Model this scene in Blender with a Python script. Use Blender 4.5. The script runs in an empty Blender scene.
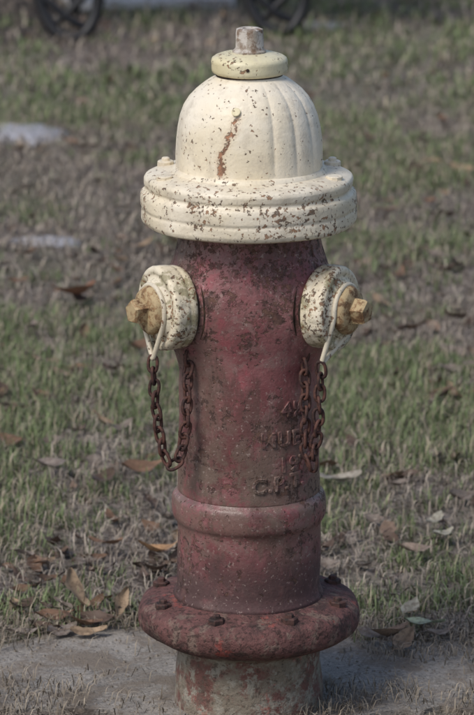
import bpy, math, random, bmesh
import numpy as np
from mathutils import Vector, Matrix
random.seed(3); rng=np.random.default_rng(7)
S=bpy.context.scene
S.view_settings.view_transform='Standard'; S.view_settings.look='None'; S.view_settings.exposure=0
R=math.radians
# ---------------------------------------------------------------- world + sun
SE,SA=50,-44
w=bpy.data.worlds.new("World"); S.world=w; w.use_nodes=True
nt=w.node_tree; bg=nt.nodes['Background']
sky=nt.nodes.new('ShaderNodeTexSky'); sky.sky_type='NISHITA'; sky.sun_disc=False
sky.sun_elevation=R(SE); sky.sun_rotation=R(180-SA); sky.air_density=1.0; sky.dust_density=2.5; sky.ozone_density=1.0
nt.links.new(sky.outputs[0],bg.inputs[0]); bg.inputs[1].default_value=0.14
L=bpy.data.lights.new("sun","SUN"); L.energy=2.1; L.angle=R(20); L.color=(1,.965,.92)
lo=bpy.data.objects.new("sun",L); S.collection.objects.link(lo)
d=Vector((math.sin(R(SA))*math.cos(R(SE)),-math.cos(R(SA))*math.cos(R(SE)),math.sin(R(SE))))
lo.rotation_euler=d.to_track_quat('Z','Y').to_euler()
# ---------------------------------------------------------------- camera
cam=bpy.data.cameras.new("camera"); co=bpy.data.objects.new("camera",cam); S.collection.objects.link(co)
co.location=(-.015,-4.5,1.6); tgt=Vector((-.015,0,.458))
co.rotation_euler=(tgt-co.location).to_track_quat('-Z','Y').to_euler()
cam.sensor_fit='VERTICAL'; cam.sensor_height=24; cam.lens=124.6; cam.clip_end=2000
cam.dof.use_dof=True; cam.dof.focus_distance=4.55; cam.dof.aperture_fstop=7.0
S.camera=co
# ---------------------------------------------------------------- node helpers
class N:
    def __init__(s,name):
        s.m=bpy.data.materials.new(name); s.m.use_nodes=True; s.t=s.m.node_tree
        s.b=s.t.nodes['Principled BSDF']; s.out=s.t.nodes['Material Output']
        s.tc=s.t.nodes.new('ShaderNodeTexCoord').outputs['Object']
        s.sep=s.t.nodes.new('ShaderNodeSeparateXYZ'); s.t.links.new(s.tc,s.sep.inputs[0])
        s.x,s.y,s.z=s.sep.outputs
    def put(s,sock,v):
        if isinstance(v,(int,float)): sock.default_value=v
        elif isinstance(v,tuple): sock.default_value=(*v,1) if len(v)==3 and len(sock.default_value)==4 else v
        else: s.t.links.new(v,sock)
    def ma(s,op,a,b=0.,c=0.,clamp=False):
        n=s.t.nodes.new('ShaderNodeMath'); n.operation=op; n.use_clamp=clamp
        s.put(n.inputs[0],a); s.put(n.inputs[1],b); s.put(n.inputs[2],c); return n.outputs[0]
    def scl(s,v,loc=(0,0,0)):
        n=s.t.nodes.new('ShaderNodeMapping'); s.t.links.new(s.tc,n.inputs[0]); n.inputs['Scale'].default_value=v; n.inputs['Location'].default_value=loc; return n.outputs[0]
    def no(s,scale,detail=4,rough=.55,vec=None,dist=0.):
        n=s.t.nodes.new('ShaderNodeTexNoise'); s.t.links.new(vec or s.tc,n.inputs['Vector'])
        n.inputs['Scale'].default_value=scale; n.inputs['Detail'].default_value=min(detail,7)
        n.inputs['Roughness'].default_value=rough; n.inputs['Distortion'].default_value=dist; return n.outputs[0]
    def rm(s,v,a,b,c=0.,d=1.):
        n=s.t.nodes.new('ShaderNodeMapRange'); n.interpolation_type='SMOOTHSTEP'
        s.put(n.inputs[0],v); s.put(n.inputs[1],a); s.put(n.inputs[2],b); n.inputs[3].default_value=c; n.inputs[4].default_value=d; return n.outputs[0]
    def mx(s,f,a,b,mode='MIX'):
        n=s.t.nodes.new('ShaderNodeMix'); n.data_type='RGBA'; n.blend_type=mode
        s.put(n.inputs[0],f); s.put(n.inputs[6],a); s.put(n.inputs[7],b); return n.outputs[2]
    def bump(s,h,dist,strength=1.,prev=None):
        n=s.t.nodes.new('ShaderNodeBump'); s.put(n.inputs['Height'],h); n.inputs['Distance'].default_value=dist; n.inputs['Strength'].default_value=strength
        if prev: s.t.links.new(prev,n.inputs['Normal'])
        s.t.links.new(n.outputs[0],s.b.inputs['Normal']); return n.outputs[0]
    def col(s,c): s.put(s.b.inputs['Base Color'],c)
    def ro(s,v): s.put(s.b.inputs['Roughness'],v)
    def spec(s,v): s.b.inputs['Specular IOR Level'].default_value=v
def mat_red():
    m=N("faded_red_paint")
    n7=m.no(7,6,.7); n24=m.no(24,6,.75,dist=.4)
    base=m.mx(m.rm(n7,.38,.62),(.165,.052,.055),(.255,.112,.112))
    base=m.mx(m.rm(n24,.50,.60,0,.65),base,(.235,.150,.135))
    base=m.mx(m.rm(m.no(6,6,.75,vec=m.scl((1,1,.6),(3,1,2))),.50,.58,0,.6),base,(.30,.070,.085))
    st=m.no(15,6,.78,vec=m.scl((1,1,.35)))
    base=m.mx(m.rm(st,.48,.58,0,.75),base,(.095,.048,.042))
    flank=m.rm(m.x,.02,-.080)
    band=m.rm(m.ma('ABSOLUTE',m.ma('SUBTRACT',m.z,.31)),.0,.15,1,0)
    g=m.ma('MULTIPLY',m.ma('MAXIMUM',m.ma('MULTIPLY',flank,.75),band),m.rm(m.no(22,6,.75),.43,.55))
    base=m.mx(m.ma('MULTIPLY',g,.75),base,(.145,.110,.085))
    f1=m.no(140,4,.65)
    cl=m.rm(m.no(9,4,.7),.43,.60)
    th=m.ma('SUBTRACT',.660,m.ma('MULTIPLY',cl,.130))
    r1=m.rm(m.ma('SUBTRACT',f1,th),0.,.035)
    f2=m.no(36,6,.78)
    th2=m.ma('SUBTRACT',.640,m.ma('MULTIPLY',m.rm(m.no(6,3,.6,vec=m.scl((1,1,1),(7,2,5))),.42,.62),.095))
    r2=m.rm(m.ma('SUBTRACT',f2,th2),-.01,.03)
    low=m.ma('MULTIPLY',m.rm(m.ma('ADD',m.z,m.ma('MULTIPLY',m.ma('SUBTRACT',m.no(14,5,.7),.5),.10)),.250,.170),m.rm(m.no(40,6,.75),.32,.52,.45,1))
    low=m.ma('MULTIPLY',low,.92)
    top=m.ma('MULTIPLY',m.rm(m.z,.50,.60),m.rm(m.no(75,5,.72),.52,.58))
    rust=m.mx(m.rm(m.no(90,3),.42,.62),(.048,.026,.020),(.120,.062,.042))
    c=m.mx(low,base,(.070,.038,.037))
    c=m.mx(m.ma('MULTIPLY',top,.75),c,rust)
    c=m.mx(m.ma('MULTIPLY',r2,.78),c,rust)
    c=m.mx(m.ma('MULTIPLY',r1,.8),c,rust)
    c=m.mx(m.rm(m.no(220,3,.6),.61,.68,0,.45),c,(.40,.32,.28))
    m.col(c)
    al=m.ma('ADD',m.ma('MAXIMUM',r1,r2),m.ma('MULTIPLY',top,.5))
    m.ro(m.ma('ADD',.38,m.ma('MULTIPLY',m.ma('ADD',al,low),.4),clamp=True)); m.spec(.45)
    b=m.bump(m.no(16,3,.6),.004,.35)
    m.bump(m.ma('SUBTRACT',m.ma('MULTIPLY',m.no(240,3,.6),.6),m.ma('ADD',al,m.ma('MULTIPLY',f2,1.0))),.0013,.75,b)
    return m.m
def mat_flange():
    m=N("rusty_red_iron")
    n25=m.no(25,5,.72); n60=m.no(60,5,.72)
    c=m.mx(m.rm(n25,.36,.60),(.055,.034,.031),(.130,.062,.056))
    c=m.mx(m.rm(n60,.50,.60,0,.7),c,(.170,.078,.072))
    c=m.mx(m.rm(m.no(40,5,.72,vec=m.scl((1,1,1),(2,5,1))),.52,.62,0,.65),c,(.19,.142,.112))
    c=m.mx(m.rm(m.no(150,4,.65),.53,.60,0,.7),c,(.032,.020,.017))
    lowm=m.rm(m.z,.102,.088)
    stub=m.mx(m.rm(m.no(22,5,.72),.46,.60),(.205,.172,.132),(.160,.078,.064))
    stub=m.mx(m.rm(n60,.48,.58),stub,(.27,.245,.20))
    stub=m.mx(m.rm(n25,.58,.68,0,.8),stub,(.10,.078,.062))
    stub=m.mx(m.rm(m.no(150,4,.65),.56,.62,0,.6),stub,(.06,.045,.035))
    c=m.mx(lowm,c,stub)
    c=m.mx(m.ma('MULTIPLY',m.rm(m.no(19,5,.7,vec=m.scl((1,1,1),(4,4,4))),.60,.66),m.ma('MULTIPLY',m.rm(n60,.46,.54),.6)),c,(.30,.065,.05))
    m.col(c); m.ro(.8); m.spec(.28)
    m.bump(m.ma('ADD',m.ma('MULTIPLY',n25,1.5),m.ma('MULTIPLY',m.no(190,4,.7),.5)),.005,.8)
    return m.m
def mat_cream(name,amount,run=False,tint=(.78,.71,.58),olive=0.):
    m=N(name)
    base=m.mx(m.rm(m.no(9,4,.6),.38,.64),tint,(tint[0]*.93,tint[1]*.90,tint[2]*.82))
    base=m.mx(m.rm(m.no(40,5,.7),.50,.66,0,.5),base,(.53,.46,.35))
    vs=m.no(20,5,.65,vec=m.scl((1,1,.15)))
    base=m.mx(m.rm(vs,.52,.68,0,.45),base,(.44,.38,.29))
    if olive: base=m.mx(m.rm(m.no(28,6,.75,vec=m.scl((1,1,1),(5,1,2))),.48,.58,0,olive),base,(.25,.22,.12))
    amt=amount if isinstance(amount,float) else amount(m)
    cl=m.rm(m.no(13,3,.6),.40,.60)
    off=m.ma('MULTIPLY',m.ma('ADD',m.ma('MULTIPLY',cl,.6),.4),m.ma('MULTIPLY',amt,.17))
    n60=m.no(50,6,.76)
    r1=m.rm(m.ma('SUBTRACT',m.no(185,4,.6),m.ma('SUBTRACT',.700,off)),0.,.03)
    r2=m.rm(m.ma('SUBTRACT',n60,m.ma('SUBTRACT',.750,off)),0.,.025)
    halo=m.rm(m.ma('SUBTRACT',n60,m.ma('SUBTRACT',.715,off)),-.03,.05)
    r=m.ma('MAXIMUM',r1,r2)
    rust=m.mx(m.rm(m.no(95,3),.42,.60),(.080,.044,.027),(.26,.13,.065))
    c=m.mx(m.ma('MULTIPLY',halo,.35),base,(.48,.36,.22))
    c=m.mx(m.ma('MULTIPLY',r,.88),c,rust)
    if run:
        xc=m.ma('ADD',-.0335,m.ma('MULTIPLY',m.ma('MAXIMUM',m.ma('SUBTRACT',m.z,.735),0.),.5))
        wob=m.ma('MULTIPLY',m.ma('SUBTRACT',m.no(60,5,.7),.5),.026)
        dx=m.ma('ABSOLUTE',m.ma('ADD',m.ma('SUBTRACT',m.x,xc),wob))
        zr=m.ma('MULTIPLY',m.rm(m.z,.782,.772),m.rm(m.z,.700,.708)); zr=m.ma('MULTIPLY',zr,m.rm(m.y,-.03,-.05))
        k=m.ma('MULTIPLY',m.rm(dx,.0016,.0034,1,0),m.rm(m.no(85,3,.6),.42,.48)); k=m.ma('MULTIPLY',k,zr)
        hk=m.ma('MULTIPLY',m.rm(dx,.002,.010,1,0),zr)
        c=m.mx(m.ma('MULTIPLY',hk,.35),c,(.58,.42,.27))
        c=m.mx(m.ma('MULTIPLY',k,.88),c,m.mx(m.rm(m.no(120,3),.45,.58),(.14,.055,.028),(.33,.14,.07)))
        r=m.ma('MAXIMUM',r,k)
    m.col(c); m.ro(m.ma('ADD',.42,m.ma('MULTIPLY',r,.4))); m.spec(.38)
    b=m.bump(m.no(18,3,.6),.003,.35)
    m.bump(m.ma('SUBTRACT',m.ma('MULTIPLY',m.no(240,3,.6),.5),r),.0015,.8,b)
    return m.m
def mat_rust(name,a,b_,paint=None):
    m=N(name)
    c=m.mx(m.rm(m.no(90,4,.7),.38,.6),a,b_)
    if paint: c=m.mx(m.rm(m.no(80,5,.7),.44,.56),c,paint)
    m.col(c); m.ro(.75); m.spec(.35); m.bump(m.no(300,3,.7),.0009,.7); return m.m
MR=mat_red(); MF=mat_flange()
MCd=mat_cream("cream_paint_dome",.52,True)
MCf=mat_cream("cream_paint_flange",lambda m:m.rm(m.z,.712,.655,.70,1.12),tint=(.74,.67,.54))
MCt=mat_cream("cream_paint_collar",.80,tint=(.68,.62,.42))
MCc=mat_cream("cream_paint_cap",lambda m:m.rm(m.ma('ABSOLUTE',m.x),.085,.112,.9,1.15),tint=(.72,.65,.51),olive=.8)
MCw=mat_cream("cream_paint_wire",.7,tint=(.62,.56,.44))
MN=mat_rust("worn_nut_iron",(.13,.07,.035),(.29,.18,.09),(.42,.32,.18))
MN2=mat_rust("worn_top_nut_iron",(.19,.13,.09),(.34,.30,.25),(.50,.46,.41))
MCh=mat_rust("rusty_chain_iron",(.035,.018,.016),(.105,.046,.034))
MB=mat_rust("rusty_bolt_iron",(.028,.019,.017),(.085,.042,.035))
MD=mat_rust("dark_gap",(.015,.01,.008),(.05,.03,.02))
# ---------------------------------------------------------------- mesh helpers
def mesh_obj(name,V,F,mat,parent=None,smooth=True,auto=40):
    me=bpy.data.meshes.new(name); me.from_pydata([tuple(v) for v in V],[],F); me.update()
    if smooth:
        me.shade_smooth()
        if auto: me.set_sharp_from_angle(angle=R(auto))
    o=bpy.data.objects.new(name,me); S.collection.objects.link(o)
    if mat: me.materials.append(mat)
    if parent: o.parent=parent
    return o
def resample(P,step):
    out=[P[0]]
    for a,b in zip(P[:-1],P[1:]):
        n=max(1,int(math.hypot(b[0]-a[0],b[1]-a[1])/step))
        for i in range(1,n+1): out.append((a[0]+(b[0]-a[0])*i/n,a[1]+(b[1]-a[1])*i/n))
    return out
def roundp(P,r=.003,k=3):
    out=[P[0]]
    for i in range(1,len(P)-1):
        p=Vector(P[i]); a=Vector(P[i-1])-p; b=Vector(P[i+1])-p
        ra=min(r,a.length*.45); rb=min(r,b.length*.45)
        A=p+a.normalized()*ra; B=p+b.normalized()*rb
        for j in range(k+1):
            t=j/k; q=A*(1-t)**2+p*2*t*(1-t)+B*t*t; out.append((q.x,q.y))
    out.append(P[-1]); return out
def lathe(name,P,mat,parent,M=None,n=144,fn=None,auto=50):
    V=[];F=[]
    for (r,z) in P:
        for i in range(n):
            a=2*math.pi*i/n
            rr=fn(r,z,a) if fn else r
            V.append(Vector((rr*math.cos(a),rr*math.sin(a),z)))
    m=len(P)
    for j in range(m-1):
        for i in range(n):
            k=(i+1)%n; F.append((j*n+i,j*n+k,(j+1)*n+k,(j+1)*n+i))
    if P[-1][0]>1e-4: F.append(tuple((m-1)*n+i for i in range(n)))
    if P[0][0]>1e-4: F.append(tuple(i for i in reversed(range(n))))
    if M: V=[M@v for v in V]
    return mesh_obj(name,V,F,mat,parent,auto=auto)
hyd=bpy.data.objects.new("fire_hydrant",None); S.collection.objects.link(hyd)
def lump(x,y,z,f=60,a=.0006):
    return a*(math.sin(x*f+z*f*.7+1)+math.sin(y*f*1.3-z*f*.5+2)+math.sin((x-y)*f*.6+z*f*1.7))
NZ=.536; AZ=60
noz={}
for nm,sg in(("left",-1),("right",1)):
    noz[nm]=Vector((sg*math.sin(R(AZ)),-math.cos(R(AZ)),0))
def barrel_fn(r,z,a):
    p=Vector((r*math.cos(a),r*math.sin(a),z)); e=0
    for ax in noz.values():
        q=p-Vector((0,0,NZ)); l=q.dot(ax)
        if l>0:
            dd=(q-ax*l).length
            t=max(0,1-dd/.104); e+=.042*t**1.6
    return r+e+lump(p.x,p.y,z,50,.0004)
P=[(.0865,.640),(.0868,.60),(.0870,.50),(.0885,.40),(.0895,.287)]
lathe("barrel",resample(P,.004),MR,hyd,n=220,fn=barrel_fn,auto=None)
P=roundp([(.088,.291),(.0905,.287),(.0955,.2825),(.0968,.274),(.0968,.261),(.0952,.254),(.0915,.249),(.0905,.243)],.004)+[(.0905,.22),(.0908,.19),(.0915,.165),(.094,.155),(.097,.150)]
lathe("barrel_band",resample(P,.004),MR,hyd,n=180,fn=lambda r,z,a:r+lump(r*math.cos(a),r*math.sin(a),z,50,.0005),auto=None)
P=[(.09,.152),(.100,.1505),(.110,.1485),(.130,.145),(.1385,.139),(.1415,.130),(.1412,.119),(.138,.111),(.130,.104),(.118,.098),(.104,.094),(.0945,.088),(.0925,.078),(.0922,.04),(.0935,.015),(.096,-.03)]
lathe("ground_flange",resample(roundp(P,.004),.004),MF,hyd,n=180,fn=lambda r,z,a:r+lump(r*math.cos(a),r*math.sin(a),z,70,.0009),auto=None)
def hexbolt(name,c,ax,r,h,mat,n=6,tw=0,dome=True):
    q=ax.to_track_quat('Z','Y').to_matrix().to_4x4(); M=Matrix.Translation(c)@q@Matrix.Rotation(tw,4,'Z')
    P=[(r*.98,0),(r,h*.1),(r,h*.82),(r*.86,h)]
    if dome: P+=[(r*.5,h*1.0),(r*.48,h*1.45),(r*.35,h*1.6)]
    return lathe(name,P,mat,hyd,M,n=n,auto=25)
for i in range(8):
    a=R(25+45*i)
    hexbolt(f"flange_bolt_{i+1}",Vector((.119*math.cos(a),.119*math.sin(a),.1445)),Vector((0,0,1)),.0108,.008,MB,tw=i*.7)
P=[(.080,.695),(.0905,.6975),(.108,.696),(.121,.694),(.1275,.691),(.1295,.687),(.1290,.680),(.1275,.677),(.1285,.674),(.1322,.671),(.1335,.666),(.1335,.655),(.1320,.6515),(.1330,.648),(.1330,.638),(.1308,.633),(.122,.630),(.100,.629),(.084,.628)]
lathe("bonnet_flange",resample(roundp(P,.0015),.0028),MCf,hyd,n=200,fn=lambda r,z,a:r+lump(r*math.cos(a),r*math.sin(a),z,60,.0008),auto=None)
for i in range(8):
    a=R(22.5+45*i)
    if math.sin(a)<-.8: continue
    hexbolt(f"bonnet_bolt_{i+1}",Vector((.1125*math.cos(a),.1125*math.sin(a),.6935)),Vector((0,0,1)),.0105,.007 if i<4 else .005,MCf,n=10,tw=i*.9,dome=(i<4))
def dome_fn(r,z,a):
    t=(z-.70)/(.815-.70); t=min(max(t,0),1)
    deg=math.degrees(a)%360
    m=.10+.90*min(1,max(0,(deg-272)/14)) if 180<deg else 1
    c=abs(math.cos(a*9)); groove=(1-c)**2
    env=math.sin(math.pi*min(1,t*1.02))**.45 if 0<t<.98 else 0
    return r-.0020*m*env*groove+.0006*m*env*c+lump(r*math.cos(a),r*math.sin(a),z,45,.0005)
P=[(.0895,.694),(.0905,.700),(.0903,.715),(.0897,.735),(.0880,.752),(.0850,.766),(.0800,.779),(.0732,.790),(.0650,.799),(.0565,.806),(.049,.8112),(.0435,.8138),(.0405,.8152),(.0395,.822)]
lathe("bonnet_dome",resample(P,.0025),MCd,hyd,n=360,fn=dome_fn,auto=None)
lathe("bonnet_seat",roundp([(.088,.703),(.0925,.7025),(.0955,.6995),(.097,.6965),(.097,.694)],.002),MCf,hyd,n=128,auto=None)
P=[(.036,.816),(.0425,.818),(.0462,.8205),(.0470,.825),(.0470,.834),(.0455,.8375),(.0415,.840),(.034,.8425),(.026,.8435),(.020,.844),(.0,.844)]
lathe("top_collar",resample(P,.002),MCt,hyd,n=96,fn=lambda r,z,a:r+lump(r*math.cos(a),r*math.sin(a),z,90,.0004),auto=None)
lathe("collar_gap",[(.0405,.8145),(.0415,.8165),(.0415,.8190),(.038,.820)],MD,hyd,n=64)
P=[(.0205,.8435),(.0205,.846),(.0184,.8475),(.0178,.850),(.0176,.868),(.0168,.8725),(.013,.874),(.008,.8738),(.007,.8722),(.0,.8722)]
lathe("operating_nut",P,MN2,hyd,n=60,fn=lambda r,z,a:r*(1-.03*(1-math.cos(5*a)) *(1 if z>.848 else 0)),auto=35)
hexbolt("dome_plug",Vector((-.016,-.0765,.783)),Vector((-.15,-.80,.55)).normalized(),.0055,.0020,MCt,n=14,dome=False)
hexbolt("collar_screw",Vector((-.002,-.0468,.829)),Vector((0,-1,.05)),.0022,.001,MD,n=10,dome=False)
def V3(*a): return Vector(a)
for nm,ax in noz.items():
    q=ax.to_track_quat('Z','Y').to_matrix().to_4x4(); M=Matrix.Translation((0,0,NZ))@q
    lathe(f"{nm}_nozzle_boss",resample([(.066,.070),(.0595,.081),(.0570,.086),(.0563,.0905),(.0545,.0925)],.003),MR,hyd,M,n=96,auto=None)
    lathe(f"{nm}_nozzle_thread",[(.0535,.086),(.0535,.0930),(.047,.0935),(.047,.103)],MD,hyd,M,n=64)
    P=[(.046,.0998),(.0495,.0998),(.0518,.1015),(.0522,.107),(.0512,.1092),(.0512,.111),(.0522,.113),(.0522,.1265),(.0508,.1300),(.0475,.1318),(.0440,.1322),(.0425,.1308),(.0375,.1312),(.0355,.1345),(.031,.1362),(.0,.137)]
    lathe(f"{nm}_nozzle_cap",resample(P,.0025),MCc,hyd,M,n=120,fn=lambda r,z,a:r+lump(r*math.cos(a),r*math.sin(a),z,80,.0006)-(.0011*(abs(math.sin(a*8))**8) if .113<z<.128 and r>.045 else 0),auto=None)
    P=[(.0295,.1355),(.0305,.138),(.0295,.1435),(.0265,.1475),(.019,.1500),(.015,.1505)]
    lathe(f"{nm}_cap_hub",resample(P,.002),MN,hyd,M,n=60,fn=lambda r,z,a:r*(1-.025*math.cos(6*a)),auto=None)
    P=[(.0165,.148),(.0167,.151),(.0158,.1645),(.0138,.1675),(.006,.168),(0,.168)]
    lathe(f"{nm}_cap_nut",P,MN,hyd,M@Matrix.Rotation(.4,4,'Z'),n=5,auto=25)
def curve(name,pts,r,mat,parent,cyc=False):
    c=bpy.data.curves.new(name,'CURVE'); c.dimensions='3D'; c.bevel_depth=r; c.bevel_resolution=4
    s=c.splines.new('NURBS'); s.points.add(len(pts)-1)
    for p,v in zip(s.points,pts): p.co=(*v,1)
    s.use_cyclic_u=cyc; s.order_u=3; s.resolution_u=6
    if not cyc: s.use_endpoint_u=True
    o=bpy.data.objects.new(name,c); S.collection.objects.link(o); c.materials.append(mat); o.parent=parent; return o
apex={"left":V3(-.1185,-.079,.475),"right":V3(.088,-.092,.472)}
for nm,ax in noz.items():
    C=V3(0,0,NZ)+ax*.1375
    t=V3(0,0,1).cross(ax).normalized(); up=V3(0,0,1); A=apex[nm]
    dv=A-C; da=math.atan2(dv.dot(up),dv.dot(t))
    pts=[]
    for i in range(13):
        a=da+R(50)+R(260)*i/12
        pts.append(C+(t*math.cos(a)+up*math.sin(a))*.0315)
    l=pts[-1]; f=pts[0]
    pts+=[l.lerp(A,.45),l.lerp(A,.8),A,f.lerp(A,.8),f.lerp(A,.45)]
    curve(f"{nm}_chain_holder",pts,.0032,MCw,hyd,True)
def bez(pts,n):
    P=[pts[0]]+pts+[pts[-1]]; out=[]
    for i in range(1,len(P)-2):
        p0,p1,p2,p3=P[i-1:i+3]
        for k in range(n):
            t=k/n
            out.append(.5*((2*p1)+(p2-p0)*t+(2*p0-5*p1+4*p2-p3)*t*t+(3*p1-p0-3*p2+p3)*t**3))
    out.append(pts[-1]); return out
def chain(name,pts,pitch=.0150,la=.0104,lb=.0060,wr=.0022,tw0=.5):
    path=bez(pts,30); V=[];F=[]
    L=[0]
    for a,b in zip(path[:-1],path[1:]): L.append(L[-1]+(b-a).length)
    n=int(L[-1]/pitch)
    for i in range(n+1):
        s=min(i*pitch,L[-1]-1e-5)
        k=max(j for j in range(len(L)-1) if L[j]<=s)
        f=(s-L[k])/(L[k+1]-L[k]); p=path[k].lerp(path[k+1],f); t=(path[min(k+2,len(path)-1)]-path[max(k-1,0)]).normalized()
        t=(t+Vector((random.uniform(-.2,.2),random.uniform(-.12,.12),0))).normalized()
        s0=t.cross(Vector((0,1,.1))).normalized(); n0=t.cross(s0)
        an=tw0+(math.pi/2)*(i%2)+random.uniform(-.35,.35)
        sd=s0*math.cos(an)+n0*math.sin(an); nn=t.cross(sd)
        NA,NB=20,8; b0=len(V)
        for u in range(NA):
            a=2*math.pi*u/NA
            ca,sa=math.cos(a),math.sin(a)
            q=p+t*la*math.copysign(abs(ca)**.8,ca)+sd*lb*math.copysign(abs(sa)**.8,sa)
            o=(t*ca*lb+sd*sa*la).normalized()
            for v in range(NB):
                b=2*math.pi*v/NB; V.append(q+(o*math.cos(b)+nn*math.sin(b))*wr)
        for u in range(NA):
            for v in range(NB):
                F.append((b0+u*NB+v,b0+((u+1)%NA)*NB+v,b0+((u+1)%NA)*NB+(v+1)%NB,b0+u*NB+(v+1)%NB))
    return mesh_obj(name,V,F,MCh,hyd,auto=None)
chain("left_chain",[V3(-.1185,-.079,.470),V3(-.116,-.082,.43),V3(-.111,-.085,.385),V3(-.103,-.087,.352),V3(-.092,-.086,.344),V3(-.083,-.082,.362),V3(-.0775,-.078,.40),V3(-.076,-.072,.44),V3(-.0745,-.062,.474)])
chain("right_chain",[V3(.088,-.092,.466),V3(.0865,-.092,.43),V3(.084,-.092,.39),V3(.080,-.092,.355),V3(.076,-.091,.340),V3(.071,-.089,.356),V3(.069,-.085,.40),V3(.069,-.078,.44),V3(.0675,-.069,.472)],tw0=.2)
for nm,x in(("left",-.0735),("right",.067)):
    y=-math.sqrt(.0885**2-x*x)
    C=V3(x,y-.003,.478)
    pts=[C+V3(math.cos(a)*.007*(.8),-abs(math.cos(a))*.002,math.sin(a)*.011) for a in [2*math.pi*i/12 for i in range(12)]]
    curve(f"{nm}_chain_eye",pts,.0030,MCh,hyd,True)
def lettering(txt,size,a0,z,name,slope=0.):
    c=bpy.data.curves.new("t",'FONT'); c.body=txt; c.size=size; c.extrude=.0042; c.bevel_depth=.0006; c.bevel_resolution=1; c.space_character=1.12; c.offset=.0003
    o=bpy.data.objects.new("t",c); S.collection.objects.link(o)
    dg=bpy.context.evaluated_depsgraph_get(); me=bpy.data.meshes.new_from_object(o.evaluated_get(dg))
    bpy.data.objects.remove(o)
    bm=bmesh.new(); bm.from_mesh(me)
    bmesh.ops.subdivide_edges(bm,edges=[e for e in bm.edges if e.calc_length()>.004],cuts=2)
    for v in bm.verts:
        a=R(a0)+v.co.x/.088; zz=z+v.co.y+v.co.x*slope
        rr=.0880+v.co.z*.6+(.4-min(zz,.4))*.0132-.0003+lump(v.co.x,v.co.y,a,200,.0002)
        v.co=Vector((rr*math.sin(a),-rr*math.cos(a),zz))
    bm.to_mesh(me); bm.free(); me.name=name
    ob=bpy.data.objects.new(name,me); S.collection.objects.link(ob); ob.parent=hyd; me.materials.clear(); me.materials.append(MR)
lettering("4¼",.026,27,.402,"cast_lettering_a")
lettering("MUELLER",.026,9,.365,"cast_lettering_b")
lettering("1970",.026,24,.332,"cast_lettering_c")
lettering("C.P.T.",.026,2,.306,"cast_lettering_d",.08)
# ================================================================ SETTING
def vnoise(x,y,f,seed):
    r=np.random.default_rng(seed); T=r.random((256,256))
    X=x*f+1000.37; Y=y*f+1000.71; xi=np.floor(X).astype(int); yi=np.floor(Y).astype(int)
    fx=X-xi; fy=Y-yi; fx=fx*fx*(3-2*fx); fy=fy*fy*(3-2*fy)
    a=T[xi%256,yi%256]; b=T[(xi+1)%256,yi%256]; c=T[xi%256,(yi+1)%256]; d=T[(xi+1)%256,(yi+1)%256]
    return (a*(1-fx)+b*fx)*(1-fy)+(c*(1-fx)+d*fx)*fy
def fbm(x,y,f,seed,o=4):
    s=0;a=1;t=0
    for i in range(o): s=s+a*vnoise(x,y,f*2**i,seed+i); t+=a; a*=.55
    return s/t
def sm(a,b,x): t=np.clip((x-a)/(b-a),0,1); return t*t*(3-2*t)
def H(x,y):
    k=sm(.34,.8,y)+sm(-.35,-.9,y)
    far=1-sm(20,40,np.abs(y)+np.abs(x))
    return (k*(.035*(fbm(x,y,1.1,5)-.5)+.016*(fbm(x,y,7,9)-.5))*far) + k*.006
g1=np.concatenate([-np.geomspace(600,4.2,26),np.arange(-4,4.001,.05),np.geomspace(4.2,600,26)])
g2=np.concatenate([-np.geomspace(600,2.2,24),np.arange(-2,9.001,.05),np.geomspace(9.2,900,26)])
X,Y=np.meshgrid(g1,g2); Z=H(X,Y); nx,ny=len(g1),len(g2)
V=np.stack([X.ravel(),Y.ravel(),Z.ravel()],1)
idx=np.arange(nx*ny).reshape(ny,nx)
F=np.stack([idx[:-1,:-1].ravel(),idx[:-1,1:].ravel(),idx[1:,1:].ravel(),idx[1:,:-1].ravel()],1)
def ground_mat():
    m=N("soil_and_thatch")
    n22=m.no(22,5,.72); n90=m.no(90,4,.7)
    c=m.mx(m.rm(m.no(2.2,4,.6),.38,.62),(.150,.125,.112),(.220,.188,.168))
    c=m.mx(m.rm(n22,.44,.58,0,.8),c,(.070,.055,.048))
    c=m.mx(m.rm(n90,.50,.60,0,.75),c,(.36,.315,.27))
    green=m.ma('MULTIPLY',m.rm(m.no(1.6,4,.6),.42,.6),m.rm(m.y,3.,4.6,.5,1))
    green=m.ma('MULTIPLY',green,m.rm(m.no(35,4,.7),.40,.54))
    c=m.mx(m.ma('MULTIPLY',green,.65),c,(.12,.155,.070))
    bench_shade=m.ma('MULTIPLY',m.rm(m.x,-.30,-.55),m.rm(m.y,4.95,5.15)); bench_shade=m.ma('MULTIPLY',bench_shade,m.rm(m.y,6.2,5.9))
    c=m.mx(m.ma('MULTIPLY',bench_shade,.85),c,(.040,.032,.032))  # dark shadow at the bench's left end, painted into the soil colour
    m.col(c); m.ro(.95); m.spec(.15)
    m.bump(m.ma('ADD',m.ma('MULTIPLY',n22,1.),m.ma('MULTIPLY',n90,.35)),.025,.9); return m.m
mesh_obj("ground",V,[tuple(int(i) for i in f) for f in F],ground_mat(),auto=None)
def conc_mat(name,base,dirt=.5,soil=(.17,.140,.112)):
    m=N(name); n11=m.no(11,5,.72)
    c=m.mx(m.rm(m.no(6,4,.65),.36,.64),base,tuple(v*.70 for v in base))
    c=m.mx(m.rm(m.no(160,4,.7),.50,.62,0,.55),c,tuple(v*1.35 for v in base))
    c=m.mx(m.rm(m.no(260,3,.7),.56,.62,0,.75),c,(.06,.052,.045))
    c=m.mx(m.rm(n11,.62-.2*dirt,.70-.14*dirt,0,.85),c,soil)
    m.col(c); m.ro(.93); m.spec(.2)
    m.bump(m.ma('ADD',n11,m.ma('MULTIPLY',m.no(200,4,.7),.3)),.008,.9); return m.m
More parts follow.
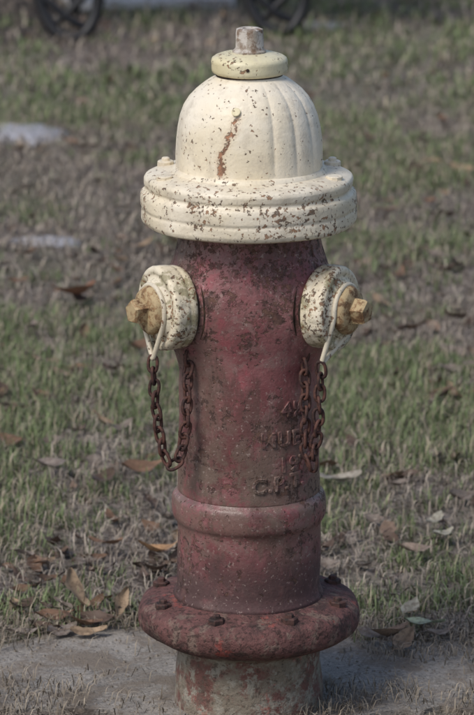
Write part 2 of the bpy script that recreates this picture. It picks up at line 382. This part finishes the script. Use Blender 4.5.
def slab(name,outline,z,th,mat):
    V=[(x,y,z) for x,y in outline]+[(x,y,z-th) for x,y in outline]; n=len(outline)
    F=[tuple(range(n))]+[(i,i+n,(i+1)%n+n,(i+1)%n) for i in range(n)]
    return mesh_obj(name,V,F,mat,smooth=False)
def edge(x):
    x=np.asarray(x,float)
    return .20+.10*sm(-.42,-.18,x)-.06*sm(-.12,.18,x)+.05*(fbm(x,x*0,7,31)-.5)*2+.018*(fbm(x,x*0,40,33)-.5)*2
def fedge(x):
    x=np.asarray(x,float)
    return .0-.07*fbm(x,x*0+3,6,37)-.09*np.exp(-(x/.15)**2)+.03*(fbm(x,x*0,35,39)-.5)
xs=np.linspace(-3,3,500)
slab("concrete_pad",list(zip(xs,fedge(xs)))+list(zip(xs[::-1],edge(xs[::-1]))),.006,.05,conc_mat("weathered_concrete",(.29,.268,.24),.8))
slab("driveway",[(-.47,5.68),(-.02,5.72),(.02,9.5),(-1.2,9.5)],.03,.1,conc_mat("driveway_concrete",(.58,.58,.60),.2))
def stone(name,cx,cy,rx,ry,h,mat):
    V=[];F=[];n=40;m=6
    for j in range(m+1):
        t=j/m; rr=math.cos(t*math.pi/2)**.5 if t<1 else 0
        for i in range(n):
            a=2*math.pi*i/n; k=1+.22*math.sin(2*a+cx*9)+.13*math.sin(5*a+cy*7)+.08*math.sin(9*a)
            V.append((cx+rx*rr*k*math.cos(a),cy+ry*rr*k*math.sin(a),float(H(np.array(cx),np.array(cy)))-.01+h*math.sin(t*math.pi/2)))
    for j in range(m):
        for i in range(n): F.append((j*n+i,j*n+(i+1)%n,(j+1)*n+(i+1)%n,(j+1)*n+i))
    return mesh_obj(name,V,F,mat,auto=None)
SM=conc_mat("pale_stone",(.40,.40,.43),.2)
stone("flat_stone",-.50,3.86,.080,.13,.028,SM)
stone("flat_stone.001",-.39,2.68,.065,.035,.022,SM)
stone("flat_stone.002",.21,5.40,.06,.09,.018,SM)
# ---------------------------------------------------------------- grass blades
def blades(name,x,y,z,h,wd,lean,colr,mat):
    n=len(x); az=rng.random(n)*2*np.pi
    dx,dy=np.cos(az),np.sin(az); sx,sy=-dy,dx
    V=np.zeros((n,5,3)); l1=lean*.35; l2=lean
    c1,s1=np.cos(l1),np.sin(l1); c2,s2=np.cos(l2),np.sin(l2)
    bx=np.stack([x,y,z],1); mid=bx+np.stack([dx*s1,dy*s1,c1],1)*(h*.5)[:,None]
    tip=mid+np.stack([dx*s2,dy*s2,c2],1)*(h*.5)[:,None]
    sd=np.stack([sx,sy,np.zeros(n)],1)*(wd/2)[:,None]
    V[:,0]=bx-sd;V[:,1]=bx+sd;V[:,2]=mid+sd*.8;V[:,3]=mid-sd*.8;V[:,4]=tip
    me=bpy.data.meshes.new(name); me.vertices.add(n*5); me.vertices.foreach_set('co',V.ravel().astype(np.float32))
    base=np.arange(n)*5
    loops=np.stack([base,base+1,base+2,base+3,base+3,base+2,base+4],1).ravel()
    me.loops.add(n*7); me.loops.foreach_set('vertex_index',loops.astype(np.int32))
    st=np.stack([np.arange(n)*7,np.arange(n)*7+4],1).ravel(); tot=np.tile([4,3],n)
    me.polygons.add(n*2); me.polygons.foreach_set('loop_start',st.astype(np.int32)); me.polygons.foreach_set('loop_total',tot.astype(np.int32))
    me.update(calc_edges=True)
    a=me.color_attributes.new('Col','FLOAT_COLOR','POINT')
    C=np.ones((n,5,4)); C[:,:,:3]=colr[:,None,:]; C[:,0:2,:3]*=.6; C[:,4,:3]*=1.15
    a.data.foreach_set('color',C.ravel().astype(np.float32))
    me.materials.append(mat); o=bpy.data.objects.new(name,me); S.collection.objects.link(o); return o
def attr_mat(name,trans=0.,rough=.6,mott=False):
    m=N(name); a=m.t.nodes.new('ShaderNodeAttribute'); a.attribute_name='Col'
    c=a.outputs['Color']
    if mott: c=m.mx(m.rm(m.no(160,4,.7),.45,.62,0,.55),c,(.10,.065,.045))
    m.put(m.b.inputs['Base Color'],c); m.ro(rough); m.spec(.25)
    if trans:
        tr=m.t.nodes.new('ShaderNodeBsdfTranslucent'); m.put(tr.inputs[0],c)
        ms=m.t.nodes.new('ShaderNodeMixShader'); ms.inputs[0].default_value=trans
        m.t.links.new(m.b.outputs[0],ms.inputs[1]); m.t.links.new(tr.outputs[0],ms.inputs[2]); m.t.links.new(ms.outputs[0],m.out.inputs[0])
    return m.m
MG=attr_mat("grass_blades",.15); MGd=attr_mat("thatch_blades",0,.8)
def scatter(n,x0,x1,y0,y1): return rng.uniform(x0,x1,n),rng.uniform(y0,y1,n)
def greenness(x,y):
    g=fbm(x,y,1.7,51)+1.05*(fbm(x,y,6,61,3)-.5)+.45*(vnoise(x,y,24,67)-.5)
    z=.07*(1-sm(1.1,2.0,y))-.10*np.exp(-((y-2.9)/.9)**2)+.07*sm(3.7,4.6,y)
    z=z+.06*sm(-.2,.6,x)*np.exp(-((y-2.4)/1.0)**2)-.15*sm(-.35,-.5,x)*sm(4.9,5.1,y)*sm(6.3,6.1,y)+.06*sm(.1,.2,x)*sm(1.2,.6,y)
    return g+z
def lawn(N_,box,hs,ws,mix):
    x,y=scatter(N_,*box)
    g=greenness(x,y); keep=rng.random(N_)<((.05+.95*sm(.44,.64,g)) if mix=='g' else (.30+.5*sm(.6,.4,g)))
    keep&=(y>edge(x)-.015*rng.random(N_))|(y<-.3)
    x,y=x[keep],y[keep]; n=len(x); g=g[keep]
    if mix=='g':
        h=hs*(.40+.95*rng.random(n)**1.6)*(.6+.6*sm(.45,.8,g)); lean=rng.uniform(.2,1.5,n)
        a=np.array([.115,.150,.062]); b=np.array([.250,.310,.150]); t=rng.random(n)[:,None]
        c=a*(1-t)+b*t; dry=(rng.random(n)<.25)[:,None]; c=np.where(dry,np.array([.42,.36,.26])*(.7+.5*t),c)
    else:
        h=hs*(.5+rng.random(n)); lean=rng.uniform(1.2,1.75,n)
        a=np.array([.16,.128,.102]); b=np.array([.50,.435,.355]); t=rng.random(n)[:,None]**1.5; c=a*(1-t)+b*t
    z=H(x,y)-.001+(0.003+.004*rng.random(n) if mix!='g' else 0)
    return x,y,z,h,ws*(.7+.6*rng.random(n)),lean,c
def join(parts): return [np.concatenate([p[i] for p in parts]) for i in range(7)]
near=(-.9,.9,.15,2.2); midb=(-1.3,1.3,2.2,4.2); farb=(-1.8,1.8,4.2,9); sideL=(-3.5,-.9,.2,5); sideR=(.9,3.5,.2,5)
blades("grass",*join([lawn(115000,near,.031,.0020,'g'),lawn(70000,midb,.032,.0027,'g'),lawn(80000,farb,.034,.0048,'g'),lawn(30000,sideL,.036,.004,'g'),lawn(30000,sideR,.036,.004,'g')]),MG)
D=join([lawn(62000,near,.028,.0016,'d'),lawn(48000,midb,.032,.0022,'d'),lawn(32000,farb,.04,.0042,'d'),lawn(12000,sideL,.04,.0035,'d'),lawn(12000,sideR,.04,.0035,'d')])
x,y=scatter(30000,-.9,.9,-.35,.32); n=len(x)
p=sm(.50,.62,fbm(x,y,7,71)+.24*sm(.10,-.06,y)+.06*sm(.1,-.3,x)+.12*sm(-.05,-.005,y-edge(x))-.08*sm(.02,.08,y)*sm(.22,.12,y))
k=(rng.random(n)<p*.8+.03)&(np.hypot(x,y)>.098); x,y=x[k],y[k]; n=len(x); t=rng.random(n)[:,None]
T=[x,y,.0075+.005*rng.random(n),.024*(.5+rng.random(n)),.0013*(.7+.6*rng.random(n)),rng.uniform(1.3,1.7,n),np.array([.12,.095,.07])*(1-t)+np.array([.38,.325,.25])*t]
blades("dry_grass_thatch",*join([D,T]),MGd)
# ---------------------------------------------------------------- leaves
def leafmesh(name,items,mat):
    V=[];F=[];C=[]; nu,nv=8,5
    for (x,y,z,Lg,W,az,pitch,roll,curl,fold,c) in items:
        M=Matrix.Translation((x,y,z))@Matrix.Rotation(az,4,'Z')@Matrix.Rotation(pitch,4,'Y')@Matrix.Rotation(roll,4,'X'); b0=len(V)
        ph=random.random()*6
        for i in range(nu+1):
            u=i/nu; wl=W*(math.sin(math.pi*min(1,u*.97+.015))**.75)*(1.12-.35*u)/2
            for j in range(nv):
                v=(j/(nv-1)-.5)*2
                px=(u-.5)*Lg; py=v*wl*(1+.12*math.sin(u*17+ph))
                pz=abs(v)*wl*fold+curl*Lg*((u-.5)**2*2)+.04*Lg*math.sin(u*7+v*2+ph)
                V.append(M@Vector((px,py,pz))); kk=.72 if j==nv//2 else (1+.14*math.sin(u*9+ph+v*3)); C.append((c[0]*kk,c[1]*kk,c[2]*kk,1))
        for i in range(nu):
            for j in range(nv-1):
                a=b0+i*nv+j; F.append((a,a+1,a+nv+1,a+nv))
        b=len(V)
        for q in((-.5*Lg,-.0007),( -.5*Lg,.0007),(-.78*Lg,.0005),(-.78*Lg,-.0005)):
            V.append(M@Vector((q[0],q[1],curl*Lg*.5))); C.append((c[0]*.6,c[1]*.6,c[2]*.6,1))
        F.append((b,b+1,b+2,b+3))
    o=mesh_obj(name,V,F,mat,auto=None); a=o.data.color_attributes.new('Col','FLOAT_COLOR','POINT')
    a.data.foreach_set('color',np.array(C,dtype=np.float32).ravel()); return o
ML=attr_mat("dead_leaf",.12,.6,True)
TAN=(.36,.26,.17); BR=(.21,.125,.08); GR=(.25,.21,.18); PALE=(.38,.36,.29); PG=(.36,.41,.28); DK=(.11,.075,.058)
def hz(x,y): return float(H(np.array(x),np.array(y)))
it=[]
def lf(x,y,Lg,W,az,c,pitch=0.,roll=0.,curl=.35,fold=.35,dz=.012):
    it.append((x,y,max(hz(x,y),.006 if -.05<y<.24 else 0)+dz,Lg,W,R(az),R(pitch),R(roll),curl,fold,c))
lf(-.240,.36,.066,.036,120,TAN,-38,25,.4,.4,.034)
lf(-.262,.30,.055,.028,15,BR,0,10,dz=.018)
lf(-.225,.275,.058,.028,-20,BR,5,-15,dz=.018); lf(-.252,.255,.05,.024,40,GR,0,20); lf(-.205,.290,.055,.024,160,DK,0,-30,dz=.018)
lf(-.215,.25,.05,.022,10,TAN,0,15); lf(-.275,.27,.05,.024,150,DK,0,0)
lf(-.175,.325,.052,.020,72,TAN,-32,40,.3,.6,.030)
lf(-.125,.585,.062,.034,10,(.42,.25,.13),0,-10,.5,.3,.024); lf(-.205,.63,.05,.024,170,BR,0,10,dz=.02)
lf(-.29,.30,.045,.02,80,GR); lf(-.30,.25,.05,.02,20,GR)
lf(.185,.205,.060,.032,15,(.29,.20,.14),0,-15,.45,.5,.018); lf(.170,.215,.05,.022,-30,GR,0,10); lf(.205,.195,.055,.026,60,(.30,.21,.14),-15,30)
lf(.238,.258,.060,.032,-25,PG,-5,-10,.25,.25,.022); lf(.222,.320,.040,.024,60,PALE,-20,0,.3,.3,.024)
lf(.258,.23,.045,.02,30,GR)
lf(.245,.60,.06,.030,5,(.30,.23,.18),dz=.02); lf(.275,.73,.05,.025,60,PALE,dz=.02); lf(.14,.92,.07,.034,10,(.33,.30,.25),dz=.02); lf(.285,.665,.04,.022,40,PALE,dz=.02)
lf(-.315,2.16,.085,.05,20,(.26,.13,.08),0,-20,.5,.4,.03); lf(-.30,1.0,.06,.035,0,GR,dz=.02); lf(-.16,.98,.07,.03,20,BR,0,20,dz=.02); lf(-.22,.93,.06,.03,60,DK,0,10,dz=.02)
for _ in range(2200):
    y=.32+8*random.random()**1.5; x=random.uniform(-1,1)*(.6+.35*y)
    if float(fbm(np.array(x),np.array(y),2.2,91))+.09*(1.4<y<3.8)<.52 and random.random()<.80: continue
    c=random.choice([BR,BR,GR,GR,DK,DK,DK,(.17,.12,.095),(.27,.19,.14),TAN]); k=random.uniform(.7,1.); c=tuple(v*k for v in c)
    l=random.uniform(.022,.055)
    lf(x,y,l,l*random.uniform(.35,.6),random.uniform(0,360),c,random.uniform(-20,20),random.uniform(-35,35),random.uniform(.1,.6),random.uniform(.1,.7),random.uniform(.006,.018))
for _ in range(50):
    x=random.uniform(-1.3,1.3); y=random.uniform(-.3,.26)
    if math.hypot(x,y)<.17 or (abs(x)<.34 and y<.2): continue
    l=random.uniform(.02,.045); lf(x,y,l,l*.45,random.uniform(0,360),GR,0,random.uniform(-20,20),.3,.3,.006)
leafmesh("fallen_leaves",it,ML)
V=[];F=[]
for _ in range(2600):
    x=random.uniform(-.8,.8); y=random.uniform(-.3,.30)
    if math.hypot(x,y)<.1: continue
    s=random.uniform(.0010,.0034)*(2 if random.random()<.04 else 1); b=len(V); z=.006
    rs=[random.uniform(.7,1.2) for _ in range(6)]
    V+=[(x+s*rs[0],y,z),(x,y+s*rs[1],z),(x-s*rs[2],y,z),(x,y-s*rs[3],z),(x,y,z+s*rs[4]),(x,y,z-s)]
    for i in range(4): F+=[(b+i,b+(i+1)%4,b+4),(b+(i+1)%4,b+i,b+5)]
mesh_obj("gravel_crumbs",V,F,conc_mat("crumbs",(.24,.21,.175),.3),smooth=False)
# ---------------------------------------------------------------- iron garden bench at the back
bn=bpy.data.objects.new("garden_bench",None); S.collection.objects.link(bn)
MI=N("black_iron"); MI.col((.010,.010,.012)); MI.ro(.5); MI=MI.m
def leg(nm,x,yb):
    q=.078
    curve(f"{nm}_loop",[V3(x-q,yb,.44),V3(x-q*1.1,yb,.25),V3(x-q,yb-.0,.11),V3(x-q*.5,yb-.02,.035),V3(x+.01,yb-.03,.016),V3(x+q*.7,yb-.02,.03),V3(x+q*1.1,yb,.10),V3(x+q,yb,.25),V3(x+q,yb,.44)],.015,MI,bn)
    curve(f"{nm}_brace",[V3(x-q*.9,yb,.13),V3(x-.01,yb-.01,.075),V3(x+.02,yb-.01,.055),V3(x+q*.9,yb,.035)],.011,MI,bn)
    curve(f"{nm}_brace_upper",[V3(x+q*.95,yb,.16),V3(x,yb-.01,.07),V3(x-q*.7,yb,.04)],.011,MI,bn)
    curve(f"{nm}_back_leg",[V3(x,yb+.42,.0),V3(x,yb+.40,.25),V3(x,yb+.42,.5),V3(x,yb+.50,.9)],.014,MI,bn)
    curve(f"{nm}_arm",[V3(x,yb-.02,.44),V3(x,yb+.02,.62),V3(x,yb+.2,.66),V3(x,yb+.45,.66)],.014,MI,bn)
leg("left_leg",-.46,5.16); leg("right_leg",.085,5.26)
def slat(nm,y,z,dy,dz): mesh_obj(nm,[(a,b,c) for c in(z,z+dz) for a,b in((-.72,y),(.36,y),(.36,y+dy),(-.72,y+dy))],[(0,3,2,1),(4,5,6,7),(0,1,5,4),(1,2,6,5),(2,3,7,6),(3,0,4,7)],MI,bn,smooth=False)
for i in range(7): slat(f"seat_slat_{i+1}",5.20+.06*i,.44,.045,.02)
for i in range(4): slat(f"back_slat_{i+1}",5.68+.035*i,.55+.1*i,.02,.05)
